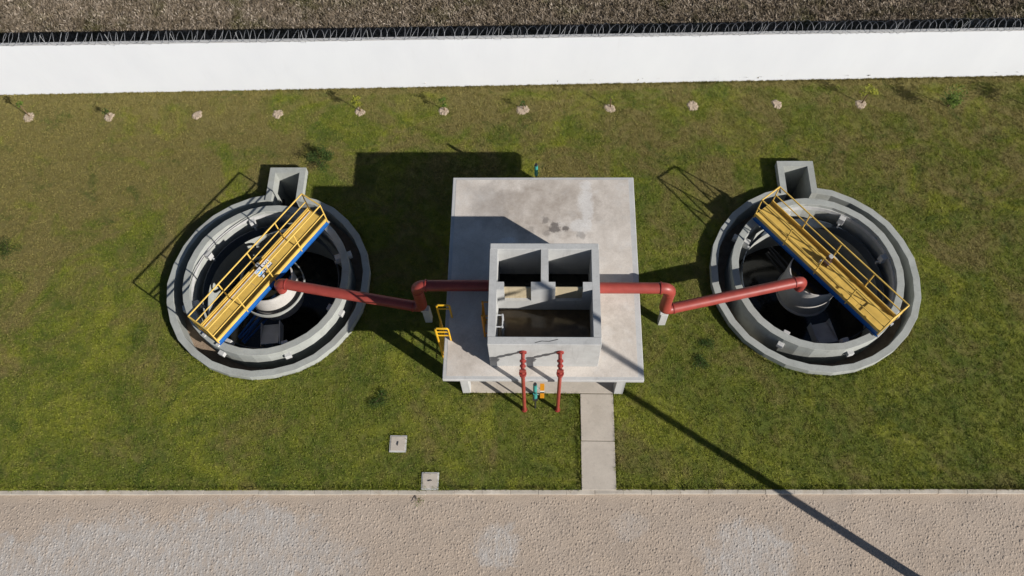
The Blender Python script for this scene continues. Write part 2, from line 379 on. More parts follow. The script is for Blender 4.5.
# ------------------------------------------------------------------ boundary wall with razor wire
ang = math.atan(.0177); WH = 3.08
bw = empty('boundary_wall', (0, wall_y(0), 0), ang)
tag(bw, 'long white rendered boundary wall along the back of the lawn', 'wall')
def wtop(x): return 3.02 - .0075 * max(-30, min(30, x))
WS = [-60, -30, 30, 60]
wf = MB()
for i in range(4):
    wf.v += [(WS[i], 0, -.3), (WS[i], .13, -.3), (WS[i], .13, wtop(WS[i])), (WS[i], 0, wtop(WS[i]))]
    if i: wf.f += [(4 * i - 4 + q, 4 * i + q, 4 * i + (q + 1) % 4, 4 * i - 4 + (q + 1) % 4) for q in range(4)]
wf.f += [(0, 1, 2, 3), (15, 14, 13, 12)]
wf.build('wall_face', M['wall'], bw)
k = -60.0
while k < 60:
    za, zb = wtop(k) + .002, wtop(k + 3) + .002; cp = MB()
    cp.add([(x, y, z) for y in (-.008, .138) for x, z in ((k + .003, za), (k + 2.997, zb), (k + 2.997, zb + .03), (k + .003, za + .03))], [(0, 1, 2, 3), (7, 6, 5, 4), (0, 4, 5, 1), (1, 5, 6, 2), (2, 6, 7, 3), (3, 7, 4, 0)])
    cp.build('coping', M['conc_pale'], bw); k += 3.0
rz = empty('razor_wire', (0, wall_y(0), 0), ang)
tag(rz, 'coiled steel razor wire strung along the top of the white wall', 'razor wire')
k = -26.0
while k < 24:                                                   # coil in lengths between the uprights
    pts = []; nl = 8; L_ = 2.7
    for i in range(nl * 18 + 1):
        t = i / 18 * 6.2832; xx = k + L_ * i / (nl * 18)
        rr = .25 * (1 + .10 * math.sin(xx * 3.1) + .06 * math.sin(xx * 7.7)); xx += .06 * math.sin(t * .31 + k) + .12 * math.sin(t + .6 * math.sin(xx * 2.2))
        pts.append((xx, .06 + rr * math.cos(t), wtop(xx) + .30 + .03 * math.sin(xx * .8) + rr * math.sin(t)))
    MB().tube(pts, .0065, 4, cap=False).build('wire_coil', M['wire'], rz)
    MB().tube([(k, .06, wtop(k) + .02), (k + .05, .0, wtop(k) + .60)], .010, 5).build('upright', M['steel'], rz)
    k += L_
MB().tube([(q, .06, wtop(q) + .06) for q in (-26, -10, 8, 24)], .006, 4).build('straight_wire', M['wire'], rz)

# ------------------------------------------------------------------ canopy: floor, columns and roof slab that carries the chamber
SX0, SX1, SY0, SY1, HS = -3.288, 3.578, 9.244, 17.359, 2.85
sh = empty('pump_shelter', (.14, 13.3, 0)); tag(sh, 'open concrete shelter with wide flat stained roof slab in the middle of the lawn', 'shelter')
def P(mb, name, mat, par, **k):      # world coordinates under an Empty
    o = mb.build(name, mat, par, **k); o.location = -par.location if par.parent is None else (0, 0, 0); return o
P(MB().box(-2.80, 3.10, 9.70, 16.95, -.14, .055), 'floor', M['conc_floor'], sh, bevel=.01)
for x0, x1, y0 in ((-2.83, -2.53, 9.685), (2.79, 3.12, 9.685), (-2.83, -2.53, 16.6), (2.79, 3.12, 16.6)):
    P(MB().box(x0, x1, y0, y0 + .32, -.1, HS - .19), 'column', M['conc_pale'], sh, bevel=.012)
P(MB().box(SX0, SX1, SY0, SY1, HS - .19, HS), 'roof_slab', M['conc_pale'], sh, bevel=.02)
P(MB().box(SX0 + .13, SX1 - .2, SY0 + .13, SY1 - .11, HS - .02, HS + .006), 'roof_screed', M['slab'], sh)

ch = empty('distribution_chamber', (.18, 11.58, HS)); tag(ch, 'open-topped square concrete chamber with three dark compartments on the roof slab', 'chamber')
X0, X1, Y0, Y1, HB = -1.653, 2.016, 9.737, 13.417, 4.905; ZB = HS + .008
P(MB().box(X0, X1, Y0, 10.01, ZB, HB), 'front_wall', M['conc_cham'], ch, bevel=.015)
P(MB().box(X0, X1, 13.19, Y1, ZB, HB), 'back_wall', M['conc_cham'], ch, bevel=.015)
P(MB().box(X0, -1.40, 10.012, 13.188, ZB, HB - .002), 'side_wall', M['conc_cham'], ch)
P(MB().box(1.77, X1, 10.012, 13.188, ZB, HB - .002), 'side_wall', M['conc_cham'], ch)
P(MB().box(.07, .32, 11.972, 13.188, ZB, HB - .004), 'divider_wall', M['conc_cham'], ch)
P(MB().box(-1.398, -1.16, 11.69, 11.97, ZB, HB - .004), 'partition_wall', M['conc_cham'], ch)
P(MB().box(1.46, 1.768, 11.69, 11.97, ZB, HB - .004), 'partition_wall', M['conc_cham'], ch)
P(MB().box(-.26, .55, 11.69, 11.97, ZB, HB - .004), 'partition_pier', M['conc_cham'], ch)
for xa, xb_ in ((-1.158, -.262), (.552, 1.458)):
    P(MB().box(xa, xb_, 11.692, 11.968, ZB, 3.98), 'sill_wall', M['conc_cham'], ch)
    P(MB().box(xa, xb_, 11.80, 11.84, 3.982, 4.79), 'weir_gate', M['tan'], ch)
P(MB().add([(-1.398, 10.012, 3.25), (1.768, 10.012, 3.25), (1.768, 11.70, 3.25), (-1.398, 11.70, 3.25)], [(0, 1, 2, 3)]), 'water', M['brownwater'], ch)
P(MB().add([(-1.398, 11.96, 3.0), (.068, 11.96, 3.0), (.068, 13.188, 3.0), (-1.398, 13.188, 3.0)], [(0, 1, 2, 3)]), 'water', M['water_shade'], ch)
P(MB().add([(.322, 11.96, 3.0), (1.768, 11.96, 3.0), (1.768, 13.188, 3.0), (.322, 13.188, 3.0)], [(0, 1, 2, 3)]), 'water', M['water_shade'], ch)
# crack on the front rim
P(MB().tube([(-.12, 9.80, HB + .002), (.1, 9.86, HB + .004), (.34, 9.85, HB + .003), (.62, 9.92, HB + .004)], .010, 4), 'rim_crack', M['dark'], ch)

def ladder(name, label, base, rz_, width, z0, z1, step, mat, hoops=0.0, standoff=.12, hoopw=.45, group=None):
    """ladder in local coordinates: rungs run along y, +x is the wall side"""
    e = empty(name, base, rz_); tag(e, label, 'ladder', group)
    for s_ in (-1, 1):
        y = s_ * width / 2
        if hoops:
            top = z1 + hoops
            pts = [(0, y, z0)] + [(0, y, top - .05), (.05, y, top), (hoopw - .05, y, top), (hoopw, y, top - .05), (hoopw, y, z1 + .012)]
            MB().tube(pts, .036, 8).build('rail', mat, e, smooth=True)
            for q in ((.30,) if s_ > 0 else (.30, .62)): MB().tube([(0, y, z1 + hoops - q), (hoopw, y, z1 + hoops - q)], .026, 6).build('cross_bar', mat, e)
        else:
            MB().tube([(0, y, z0), (0, y, z1)], .036, 8).build('rail', mat, e, smooth=True)
            MB().tube([(0, y, z1 - .03), (standoff, y, z1 - .03)], .022, 6).build('wall_bracket', mat, e)
            MB().tube([(0, y, z0 + .3), (standoff, y, z0 + .3)], .022, 6).build('wall_bracket', mat, e)
    z = z0 + .25
    while z < z1 - .02: MB().tube([(0, -width / 2, z), (0, width / 2, z)], .017, 6).build('rung', mat, e); z += step
    return e
ladder('access_ladder', 'yellow ladder with two tall handrail hoops at the left edge of the roof slab', (-3.50, 11.12, 0), 0, .86, 0, HS, .3, M['ladder'], hoops=1.05, hoopw=.44)
ladder('chamber_ladder', 'orange ladder fixed to the left outside wall of the concrete chamber', (-1.87, 11.08, HS + .006), 0, .5, 0, 1.85, .3, M['orange'], standoff=.216)
ladder('inside_ladder', 'small grey ladder inside the front compartment of the concrete chamber', (-1.20, 10.72, 2.9), math.pi, .42, 0, 1.65, .27, M['steel'], standoff=.198)

# ------------------------------------------------------------------ red pipes
def flange(par, p, d, r, t=.05, mat='red_dark', bolts=True):
    p = Vector(p); d = Vector(d).normalized()
    MB().tube([p - d * t / 2, p + d * t / 2], r, 20).build('flange', M[mat], par, smooth=True, bevel=.006)
def riser(x, y, label):
    e = empty('riser_pipe', (x, y, 0)); tag(e, label, 'pipe', 'red riser pipes on the chamber front'); zt = 4.27; yw = Y0 - y
    r = .066
    pts = [(0, 0, -.03), (0, 0, zt - .3)] + arc((0, 0, zt), (0, 0, zt - 1), (0, 1, zt), .15) + [(0, yw - .002, zt)]
    MB().tube(pts, r, 14).build('pipe', M['red'], e, smooth=True)
    flange(e, (0, yw - .03, zt), (0, 1, 0), .125, .055); flange(e, (0, .36, zt), (0, 1, 0), .105, .06); flange(e, (0, .19, zt), (0, 1, 0), .10, .06)
    flange(e, (0, 0, zt - .19), (0, 0, 1), .125, .07); flange(e, (0, 0, zt - .33), (0, 0, 1), .11, .05, 'red')
    flange(e, (0, 0, .03), (0, 0, 1), .10, .04)
    MB().box(-.11, .11, -.03, .05, zt - .07, zt + .09).build('valve_body', M['red'], e, bevel=.02)
    return e
riser(-.5155, 9.05, 'thin red pipe rising to the chamber front, nearer the yellow ladder')
riser(.7016, 9.06, 'thin red pipe rising to the chamber front, nearer the concrete path')

def feed_pipe(sx, y1, tc, bend, label):
    """from the chamber side out over the slab, down and across to the tank's feed well"""
    r = .203; zh, zl = 3.25, 1.32; xb = bend[0]; yb = bend[1]
    end = Vector(tc)
    x_start = X1 if sx > 0 else X0
    e = empty('feed_pipe', (xb, yb, 0)); tag(e, label, 'pipe', 'thick red feed pipes')
    A = Vector((x_start + sx * .002, yb, zh)); B = Vector((xb, yb, zh)); Cc = Vector((xb, yb, zl)); D = Vector((end.x, end.y, zl)); E_ = Vector((end.x, end.y, .72))
    pts = [A] + arc(B, A, Cc, .32, 9) + arc(Cc, B, D, .30, 9) + arc(D, Cc, E_, .27, 9) + [E_]
    P(MB().tube(pts, r, 24), 'pipe', M['red'], e, smooth=True)
    fl = []
    flange_at = [(A + Vector((sx * .04, 0, 0)), (1, 0, 0), .26, .06), (B - Vector((sx * .36, 0, 0)), (1, 0, 0), .235, .05), (Vector((xb, yb, zh - .40)), (0, 0, 1), .215, .05)]
    dl = (D - Cc).normalized()
    flange_at += [(Cc + dl * .36, dl, .225, .05), (D - dl * .33, dl, .225, .05), (D - dl * .75, dl, .20, .04), (Cc + dl * 2.6, dl, .202, .04)]
    for p, d, rr, t in flange_at:
        p = Vector(p); d = Vector(d).normalized()
        P(MB().tube([p - d * t / 2, p + d * t / 2], rr, 24), 'flange', M['red_dark'], e, smooth=True, bevel=.006)
    ped = empty('pipe_pedestal', (xb, yb, 0)); tag(ped, 'pale concrete block under the red pipe bend %s' % ('right of the shelter' if sx > 0 else 'left of the shelter'), 'pedestal', 'pipe bend pedestals')
    MB().box(-.05, .22, -.06, .2, -.05, .95).build('block', M['conc_pale'], ped, bevel=.015); MB().box(-.10, .22, -.05, .18, .95, 1.10).build('saddle', M['conc_pale'], ped, bevel=.015)
    return e
feed_pipe(1, 12.5, (9.93, 13.76), (4.64, 12.53), 'thick red pipe from the chamber to the tank on the right')
feed_pipe(-1, 12.5, (-9.98, 13.60), (-4.36, 12.60), 'thick red pipe from the chamber to the tank on the left')

# ------------------------------------------------------------------ the two round tanks
RIM = .32; KZ = .64
M['trough'] = paint('painted_trough', (.36, .37, .38), (.1, .09, .08), .4, .5)
def tank(c, bx, label, seed, scum, blue_arm, blue=True):
    rd = random.Random(seed)
    e = empty('settling_tank', (c[0], c[1], 0)); tag(e, label, 'tank', 'round sunken concrete tanks')
    ja = [rd.uniform(-.018, .018) for _ in range(30)]; jb = [rd.uniform(-.012, .012) for _ in range(36)]
    x0, x1, y1 = bx[0] - c[0], bx[1] - c[0], bx[2] - c[1]
    ta = math.acos((x0 + BW) / 3.9); tb = 2 * math.pi + math.acos((x1 - BW) / 3.9)
    MB().ring_arc(RI, RO, -1.0, RIM, ta, tb, 28, ja).build('outer_wall', M['conc_ring'], e, bevel=.012)
    MB().ring(KI, KO, -4.2, KZ, 36, rd.random(), jit=jb).build('inner_wall', M['conc_ring'], e, bevel=.012)
    MB().ring(KO - .05, RI + .05, -1.02, -.72, 48).build('channel_floor', M['sand'], e)
    MB().disc(KI + .1, -2.9, 48).build('water', M['water_shade'], e)
    # weir lip and scum baffle carried on brackets
    MB().ring(KI - .03, KI + .02, .25, .46, 72).build('weir_lip', M['conc_pale'], e)
    MB().ring(2.70, 2.725, -.60, -.05, 72).build('scum_baffle', M['pvc'], e)
    a0 = math.radians(18 + rd.uniform(-3, 3))
    for k in range(8):
        m = Matrix.Rotation(a0 + k * math.pi / 4, 4, 'Z')
        MB().box(2.76, KI + .02, -.12, .12, .05, .42, m).build('bracket', M['conc_pale'], e, bevel=.012)
        MB().box(2.68, 2.78, -.03, .03, -.10, .10, m).build('bracket_arm', M['steel'], e)
        MB().box(KO - .02, KO + .15, -.12, .12, .14, .36, m).build('outlet_stub', M['conc_pale'], e, bevel=.012)
    # feed well in the middle with its collar
    MB().ring(.99, 1.03, -1.25, .60, 56).build('feed_well', M['feed'], e, smooth=True)
    MB().disc(.995, .47, 40).build('well_shade', M['water_shade'], e)  # added dark disc, paints the shade inside the well
    if blue: MB().ring(1.29, 1.325, -.30, -.10, 56).build('feed_collar', M['conc_ring'], e, smooth=True)
    else: MB().ring(1.02, 1.10, -1.27, -1.20, 56).build('well_lip', M['feed'], e, smooth=True)
    for k in range(4 if blue else 0):
        t = .4 + k * math.pi / 2; m = Matrix.Rotation(t, 4, 'Z'); MB().box(1.02, 1.30, -.03, .03, -.29, -.25, m).build('collar_strut', M['dark'], e)
    MB().tube([(0, 0, -2.9), (0, 0, .92)], .11, 16).build('drive_shaft', M['dark'], e, smooth=True)
    # scraper arm
    t = blue_arm; d = Vector((math.cos(t), math.sin(t), 0)); n_ = Vector((-d.y, d.x, 0))
    arm = MB()
    for zz in (-.95, -1.45): arm.tube([n_ * .16 + Vector((0, 0, zz)) + d * .2, n_ * .05 + d * 2.3 + Vector((0, 0, zz - .2))], .05, 6); arm.tube([-n_ * .16 + Vector((0, 0, zz)) + d * .2, -n_ * .05 + d * 2.3 + Vector((0, 0, zz - .2))], .05, 6)
    for q in range(6): arm.tube([n_ * .15 + d * (.4 + q * .35) + Vector((0, 0, -1.0)), -n_ * .15 + d * (.55 + q * .35) + Vector((0, 0, -1.5))], .03, 5)
    arm.build('scraper_arm', M['blue'] if blue else M['dark'], e)
    # scum trough: open steel box hung on the inner wall
    sx, sy, tilt = scum; m = Matrix.Translation((sx, sy, -.75)) @ Matrix.Rotation(tilt, 4, 'Z')
    b = MB(); b.box(-.40, .28, -.50, .50, -.04, 0, m @ Matrix.Rotation(math.radians(-18), 4, 'X'))
    b.build('scum_trough', M['trough'], e, bevel=.01)
    MB().box(.30, .34, -.50, .50, -.42, .10, m).build('trough_side', M['trough'], e); MB().box(-.44, -.41, -.50, .50, -.42, .06, m).build('trough_side', M['trough'], e)
    # outlet box outside the ring
    h = RIM + .05
    ob = MB(); ys = RO - .34
    ob.add([(x, y, z) for z in (-2.3, h) for x, y in ((x0, ys), (x0, y1), (x1, y1), (x1, ys), (x1 - BW, ys), (x1 - BW, y1 - BW), (x0 + BW, y1 - BW), (x0 + BW, ys))],
           [(0, 1, 6, 7), (1, 2, 5, 6), (2, 3, 4, 5), (8, 15, 14, 9), (9, 14, 13, 10), (10, 13, 12, 11)] + [(j, (j + 1) % 8, 8 + (j + 1) % 8, 8 + j) for j in range(8)])
    box = ob.build('outlet_box', M['conc_ring'], e)
    MB().box(x0 + .1, x1 - .1, RO - .3, y1 - .1, -2.3, -2.0).build('box_floor', M['conc_wet'], box)
    MB().box(x0 + BW, x1 - BW, RO - .32, RO - .12, -2.2, -.73).build('box_sill', M['conc_wet'], box)
    mx = (x0 + x1) / 2 + .02
    MB().tube([(x0 + BW - .05, RO + .42, -1.1), (x0 + BW + .03, RO + .42, -1.1)], .16, 18).build('outlet_pipe', M['dark'], box, smooth=True)
    return e
tank(TL, BXL, 'round sunken concrete tank on the left, partly in the shelter shadow', 3, (.10, -1.83, .12), math.radians(234))
tank(TR, BXR, 'round sunken concrete tank on the right, rim fully in sun', 5, (.45, -2.0, .22), math.radians(120), False)

# pale flat pieces imitating sunlit patches on the right tank's channel floor
for i, (t, r_, s_) in enumerate(((math.radians(197), 3.52, .16), (math.radians(204), 3.55, .13), (math.radians(223), 3.55, .18), (math.radians(231), 3.5, .13))):
    pts = [(s_ * random.uniform(.5, 1.1) * math.cos(6.28 * j / 7), s_ * random.uniform(.3, .8) * math.sin(6.28 * j / 7)) for j in range(7)]
    v = [(x, y, 0) for x, y in pts] + [(x * .8, y * .8, .04 + random.random() * .03) for x, y in pts]
    f = [tuple(range(7, 14))] + [(j, (j + 1) % 7, 7 + (j + 1) % 7, 7 + j) for j in range(7)]
    o = MB().add(v, f).build('sun_patch', M['pale_sun_patch'], None, loc=(TR[0] + r_ * math.cos(t), TR[1] + r_ * math.sin(t), -.72)); o.rotation_euler = (0, 0, t + 1.5)
    tag(o, ('first', 'second', 'third', 'fourth')[i] + ' pale piece imitating a sunlit patch below the red pipe in the right channel', 'pale_sun_patch', 'imitation sunlit patches in the right channel')

# ------------------------------------------------------------------ walkway bridges over the tanks
def text_mesh(txt, size, ext):
    cu = bpy.data.curves.new('t', 'FONT'); cu.body = txt; cu.size = size; cu.extrude = ext; cu.align_x = 'CENTER'; cu.align_y = 'CENTER'
    o = bpy.data.objects.new('t', cu); C.objects.link(o); bpy.context.view_layer.update()
    me = bpy.data.meshes.new_from_object(o.evaluated_get(bpy.context.evaluated_depsgraph_get())); bpy.data.objects.remove(o); bpy.data.curves.remove(cu); return me
def bridge(name, c, a, L_, label, flip, logo):
    """local x runs along the bridge, +y is the side away from the camera's foot"""
    e = empty(name, (c[0], c[1], 0), a); tag(e, label, 'walkway', 'yellow railed walkways across the tanks')
    W = .45; ZD = 1.0; h = L_ / 2
    for s_ in (-1, 1):
        y = s_ * (W - .02)
        b = MB(); b.box(-h, h, y - .012, y + .012, ZD - .30, ZD - .012); b.box(-h, h, y - .05 if s_ < 0 else y - .012, y + .012 if s_ < 0 else y + .05, ZD - .30, ZD - .285)
        b.build('side_beam', M['blue'], e)
        MB().box(-h, h, s_ * (W + .012) - .02, s_ * (W + .012) + .02, ZD + .165, ZD + .185).box(-h, h, s_ * (W + .012) - .008, s_ * (W + .012) + .008, ZD - .01, ZD + .165).build('toe_board', M['yellow'], e)
    for k in range(5):
        xa = -h + L_ * k / 5; MB().box(xa + .004, xa + L_ / 5 - .004, -W, W, ZD - .01, ZD + .002).build('deck_plate', M['deck'], e)
    for k in range(6): xa = -h + .1 + (L_ - .2) * k / 5; MB().box(xa - .03, xa + .03, -W + .04, W - .04, ZD - .16, ZD - .012).build('cross_beam', M['blue'], e)
    for s_ in (-1, 1):                                            # bearing feet on the inner wall
        for q in (-1, 1): MB().box(s_ * 3.17 - .1, s_ * 3.17 + .1, q * .36 - .07, q * .36 + .07, KZ - .02, ZD - .290).build('bearing_foot', M['conc_pale'], e)
    H_ = ZD + 1.19; ym = W + .025
    for s_ in (-1, 1):
        for k in range(5):
            xa = -h + .03 + (L_ - .06) * k / 4; MB().tube([(xa, s_ * ym, ZD - .12), (xa, s_ * ym, H_)], .026, 8).build('post', M['yellow'], e, smooth=True)
        MB().tube([(-h + .03, s_ * ym, H_), (h - .03, s_ * ym, H_)], .029, 8).build('top_rail', M['yellow'], e, smooth=True)
        MB().tube([(-h + .03, s_ * ym, ZD + .58), (h - .03, s_ * ym, ZD + .58)], .024, 8).build('middle_rail', M['yellow'], e, smooth=True)
    for s_ in (-1, 1):
        xa = s_ * (h - .03); MB().tube([(xa, -ym, H_), (xa, ym, H_)], .03, 8).build('end_rail', M['yellow'], e, smooth=True)
        if s_ * flip < 0: MB().tube([(xa, -ym, ZD + .58), (xa, ym, ZD + .58)], .024, 8).build('end_rail', M['yellow'], e, smooth=True)
    # drive unit in the middle
    yd = .16
    du = MB().box(-.14, .14, yd - .13, yd + .13, ZD + .004, ZD + .20).build('gearbox', M['brown'] if not logo else M['dark'], e, bevel=.02)
    mo = MB(); mo.tube([(.0, yd + .05, ZD + .20), (.0, yd + .05, ZD + .48)], .085, 14)
    for k in range(8): t = 6.283 * k / 8; m = Matrix.Translation((0, yd + .05, 0)) @ Matrix.Rotation(t, 4, 'Z'); mo.box(.08, .10, -.008, .008, ZD + .22, ZD + .44, m)
    mo.build('motor', M['brown'] if not logo else M['dark'], du)
    MB().tube([(0, yd + .05, ZD + .481), (0, yd + .05, ZD + .52)], .09, 14).build('fan_cover', M['steel'] if not logo else M['trough'], du, smooth=True, bevel=.01)
    MB().box(-.20, -.10, yd - .25, yd - .13, ZD + .004, ZD + .18).build('terminal_box', M['steel'] if not logo else M['trough'], du, bevel=.01)
    if logo:
        zt = ZD + .50; m = Matrix.Translation((.02, -.08, zt)) @ Matrix.Rotation(math.radians(24), 4, 'X')
        pl = MB().box(-.36, .36, -.15, .15, -.012, 0, m).build('name_plate', M['plate'], e)
        MB().tube([m @ Vector((-.22, 0, .001)), m @ Vector((-.22, 0, .010))], .105, 24).build('logo_disc', M['globe'], pl)
        MB().ring(.045, .062, .0105, .013, 24).build('logo_ring', M['white_p'], pl).matrix_local = m @ Matrix.Translation((-.24, .02, 0))
        me = text_mesh('AXI', .27, .003); me.materials.clear(); me.materials.append(M['dark'])
        to = bpy.data.objects.new('lettering', me); C.objects.link(to); to.parent = pl; to.matrix_local = m @ Matrix.Translation((.11, 0, .005))
        MB().tube([(.0, -.08, ZD), (0, -.08, zt - .012)], .02, 6).build('plate_stand', M['steel'], pl)
        MB().tube([(-h + .1, .36, ZD + .03), (h - .1, .36, ZD + .03)], .02, 8).build('cable_conduit', M['trough'], e, smooth=True)
    return e
bridge('tank_walkway', (-10.64, 14.17), math.atan2(5.25, 3.56), 6.36, 'yellow railed walkway with name plate crossing the left tank', 1, True)
bridge('tank_walkway', (10.88, 14.56), math.atan2(-5.04, 4.05), 6.44, 'yellow railed walkway with brown motor crossing the right tank', -1, False)

# ------------------------------------------------------------------ small things on the lawn
def cover(cx, cy, label):
    e = empty('inspection_cover', (cx, cy, 0)); tag(e, label, 'cover', 'square inspection covers in the lawn')
    MB().box(-.31, .31, -.31, .31, -.1, .05).build('frame', M['conc_pale'], e, bevel=.012)
    MB().box(-.265, .265, -.265, .265, .045, .062).build('lid', M['conc_warm'], e, bevel=.008)
    MB().tube([(-.07, 0, .062), (-.06, 0, .085), (.06, 0, .085), (.07, 0, .062)], .012, 6).build('handle', M['dark'], e).rotation_euler = (0, 0, 1.4 if cy > 7 else .2)
cover(-5.12, 7.73, 'square pale concrete cover alone in the lawn, away from the kerb')
cover(-3.87, 6.39, 'square pale concrete cover touching the kerb')

def marker(x, y, label, plates):
    H0 = 2.78 if plates else 2.36
    e = empty('marker_post', (x, y, 0)); tag(e, label, 'post', 'slim posts with teal sleeves')
    MB().tube([(0, 0, -.1), (0, 0, H0)], .028, 8).build('post', M['dark'], e, smooth=True)
    MB().tube([(0, 0, H0 - .73), (0, 0, H0 - .08)], .07, 12).build('teal_sleeve', M['teal'], e, smooth=True)
    MB().tube([(0, 0, H0 - .08), (0, 0, H0 + .02)], .055, 12).build('cap', M['dark'], e, smooth=True)
    if plates:
        MB().tube([(0, 0, 1.30), (0, 0, 1.75)], .075, 12).build('teal_sleeve', M['teal'], e, smooth=True)
        MB().box(-.09, .10, -.05, .05, 1.0, 1.3).build('dark_box', M['dark'], e, bevel=.015)
        MB().tube([(0, .01, 2.3), (.24, .01, 2.3)], .016, 6).build('arm', M['steel'], e); MB().tube([(0, .01, 1.6), (.24, .01, 1.6)], .016, 6).build('arm', M['steel'], e)
        for z0, z1, mm in ((2.12, 2.74, 'orange'), (1.98, 2.12, 'white_p'), (1.84, 1.98, 'dark'), (1.28, 1.84, 'orange')): MB().box(.17, .32, -.03, .03, z0 + .002, z1 - .002).build('band', M[mm], e, bevel=.006)
marker(-.12, 9.13, 'slim post with teal sleeves and an orange banded plate between the two red risers', True)
marker(-.12, 18.27, 'slim post with one teal sleeve behind the shelter roof', False)

# tall lamp pole by the road whose shadow crosses the road and lawn
lp = empty('lamp_pole', (14.7, 2.0, -.1)); tag(lp, 'tall concrete lamp pole at the roadside casting the long diagonal shadow', 'lamp pole')
MB().tube([(0, 0, 0), (0, 0, 14.2)], [.165, .10], 16).build('pole', M['pole'], lp, smooth=True)
MB().tube([(0, 0, 13.9), (.3, -.5, 14.4), (.7, -1.2, 14.5)], .035, 8).build('arm', M['steel'], lp, smooth=True)
MB().box(.55, .85, -1.75, -1.15, 14.45, 14.58).build('lamp_head', M['steel'], lp, bevel=.03)

# ------------------------------------------------------------------ saplings with mulch rings
def leaf_cloud(mb, c, r, n, size, rd, squash=.8):
    for _ in range(n):
        d = Vector((rd.gauss(0, 1), rd.gauss(0, 1), rd.gauss(0, 1))).normalized() * (rd.random() ** .45) * r; d.z *= squash
        p = Vector(c) + d; t = Vector((rd.gauss(0, 1), rd.gauss(0, 1), rd.gauss(0, .5))).normalized(); s_ = t.cross(Vector((rd.random() - .5, rd.random() - .5, 1))).normalized()
        l = size * rd.uniform(.7, 1.3); mb.add([p - t * l, p + s_ * l * .42, p + t * l, p - s_ * l * .42], [(0, 1, 2, 3)])
def sapling(x, y, h, leaves, mat, label, seed, r=.22):
    rd = random.Random(seed); e = empty('sapling', (x, y, 0)); tag(e, label, 'sapling', 'young trees planted along the white wall')
    bend = (rd.uniform(-.06, .06), rd.uniform(-.06, .06)); top = (bend[0], bend[1], h)
    tr = MB(); tr.tube([(0, 0, -.05), (bend[0] * .4, bend[1] * .4, h * .5), top], [.026 + h * .008, .022, .012], 6)
    cl = MB()
    for k in range(4):
        t = rd.random() * 6.28; b0 = Vector((bend[0] * .6, bend[1] * .6, h * rd.uniform(.5, .8))); b1 = b0 + Vector((math.cos(t) * r * .9, math.sin(t) * r * .9, h * .18)); tr.tube([b0, b1], [.009, .005], 5)
        leaf_cloud(cl, b1, r * .7, leaves // 5, .055, rd)
    leaf_cloud(cl, top, r, leaves // 5 + 2, .055, rd)
    tr.build('trunk', M['trunk'], e); cl.build('crown', M[mat], e)
def patch(x, y, r, label, seed):
    rd = random.Random(seed); n = 30; v = [(0, 0, .035)]
    rr = [r * rd.uniform(.6, 1.35) for _ in range(n)]; rr = [(rr[j - 1] + rr[j] + rr[(j + 1) % n] + rr[(j + 2) % n]) / 4 for j in range(n)]; rr = [q * rd.uniform(.88, 1.12) for q in rr]
    for q, z in ((.7, .034), (1.0, -.005)):
        for j in range(n): t = 6.283 * j / n; v.append((rr[j] * q * math.cos(t), rr[j] * q * math.sin(t), z + (rd.uniform(-.012, .02) if q < 1 else 0)))
    f = [(0, 1 + j, 1 + (j + 1) % n) for j in range(n)] + [(1 + j, 1 + n + j, 1 + n + (j + 1) % n, 1 + (j + 1) % n) for j in range(n)]
    o = MB().add(v, f).build('mulch_patch', M['mulch'], None, loc=(x, y, 0)); tag(o, label, 'mulch', 'mulch patches along the white wall')
ordn = ['first', 'second', 'third', 'fourth', 'fifth', 'sixth', 'seventh', 'eighth', 'ninth', 'tenth', 'eleventh']
mx_ = [(-22.76, 22.39), (-19.13, 22.37), (-15.18, 22.46), (-11.56, 22.5), (-7.92, 22.59), (-4.2, 22.63), (-.72, 22.67), (3.09, 22.75), (6.67, 22.84), (10.36, 22.93), (13.98, 22.92)]
sap = {0: (.85, 60, 'leaf_g', .16), 1: (.5, 40, 'leaf_d', .12), 4: (.85, 110, 'leaf_y', .18), 5: (.75, 80, 'leaf_g', .16), 6: (.5, 30, 'leaf_d', .10), 7: (.7, 6, 'leaf_y', .08), 10: (.95, 150, 'leaf_y', .24)}
for i, (x, y) in enumerate(mx_):
    patch(x, y, .25 + .05 * random.random(), '%s pale mulch patch from the left along the white wall' % ordn[i], 40 + i)
    if i in sap:
        h, l, m_, r = sap[i]; look = 'yellowish' if m_ == 'leaf_y' else 'small green'
        sapling(x + .03, y + .03, h, l, m_, '%s sapling standing in the %s mulch patch from the left' % (look, ordn[i]), 60 + i, r)
sapling(17.65, 22.75, 1.05, 420, 'leaf_g', 'largest green sapling near the right end of the wall, without mulch', 90, .42)
sapling(21.0, 22.8, 1.05, 400, 'leaf_g', 'green sapling at the far right edge beside the wall', 91, .36)

def weed(x, y, r, h, label, seed, mat='leaf_d', n=900, leaf=.024):
    rd = random.Random(seed); e = empty('weed_clump', (x, y, 0)); tag(e, label, 'weed', 'low weeds growing in the lawn'); cl = MB(); st = MB()
    for k in range(7):
        t = rd.random() * 6.28; q = r * rd.uniform(.2, .9); b = (q * math.cos(t), q * math.sin(t), h * rd.uniform(.4, 1)); st.tube([(0, 0, 0), b], [.012, .006], 5); leaf_cloud(cl, b, r * .5, n // 7, leaf, rd, .6)
    st.build('stem', M['trunk'], e); cl.build('foliage', M[mat], e)
weed(-9.29, 19.75, .55, .5, 'dark leafy weed beside the outlet box of the left tank', 1, n=1100, leaf=.035)
weed(-21.9, 15.8, .55, .1, 'dark weed patch at the left edge of the lawn', 2)
weed(6.07, 10.8, .38, .07, 'dark weed by the lower left rim of the right tank', 3)
weed(6.33, 11.66, .32, .07, 'small dark weed under the right red pipe', 4, n=600)
weed(-5.93, 9.47, .42, .07, 'dark weed left of the shelter roof corner', 5)
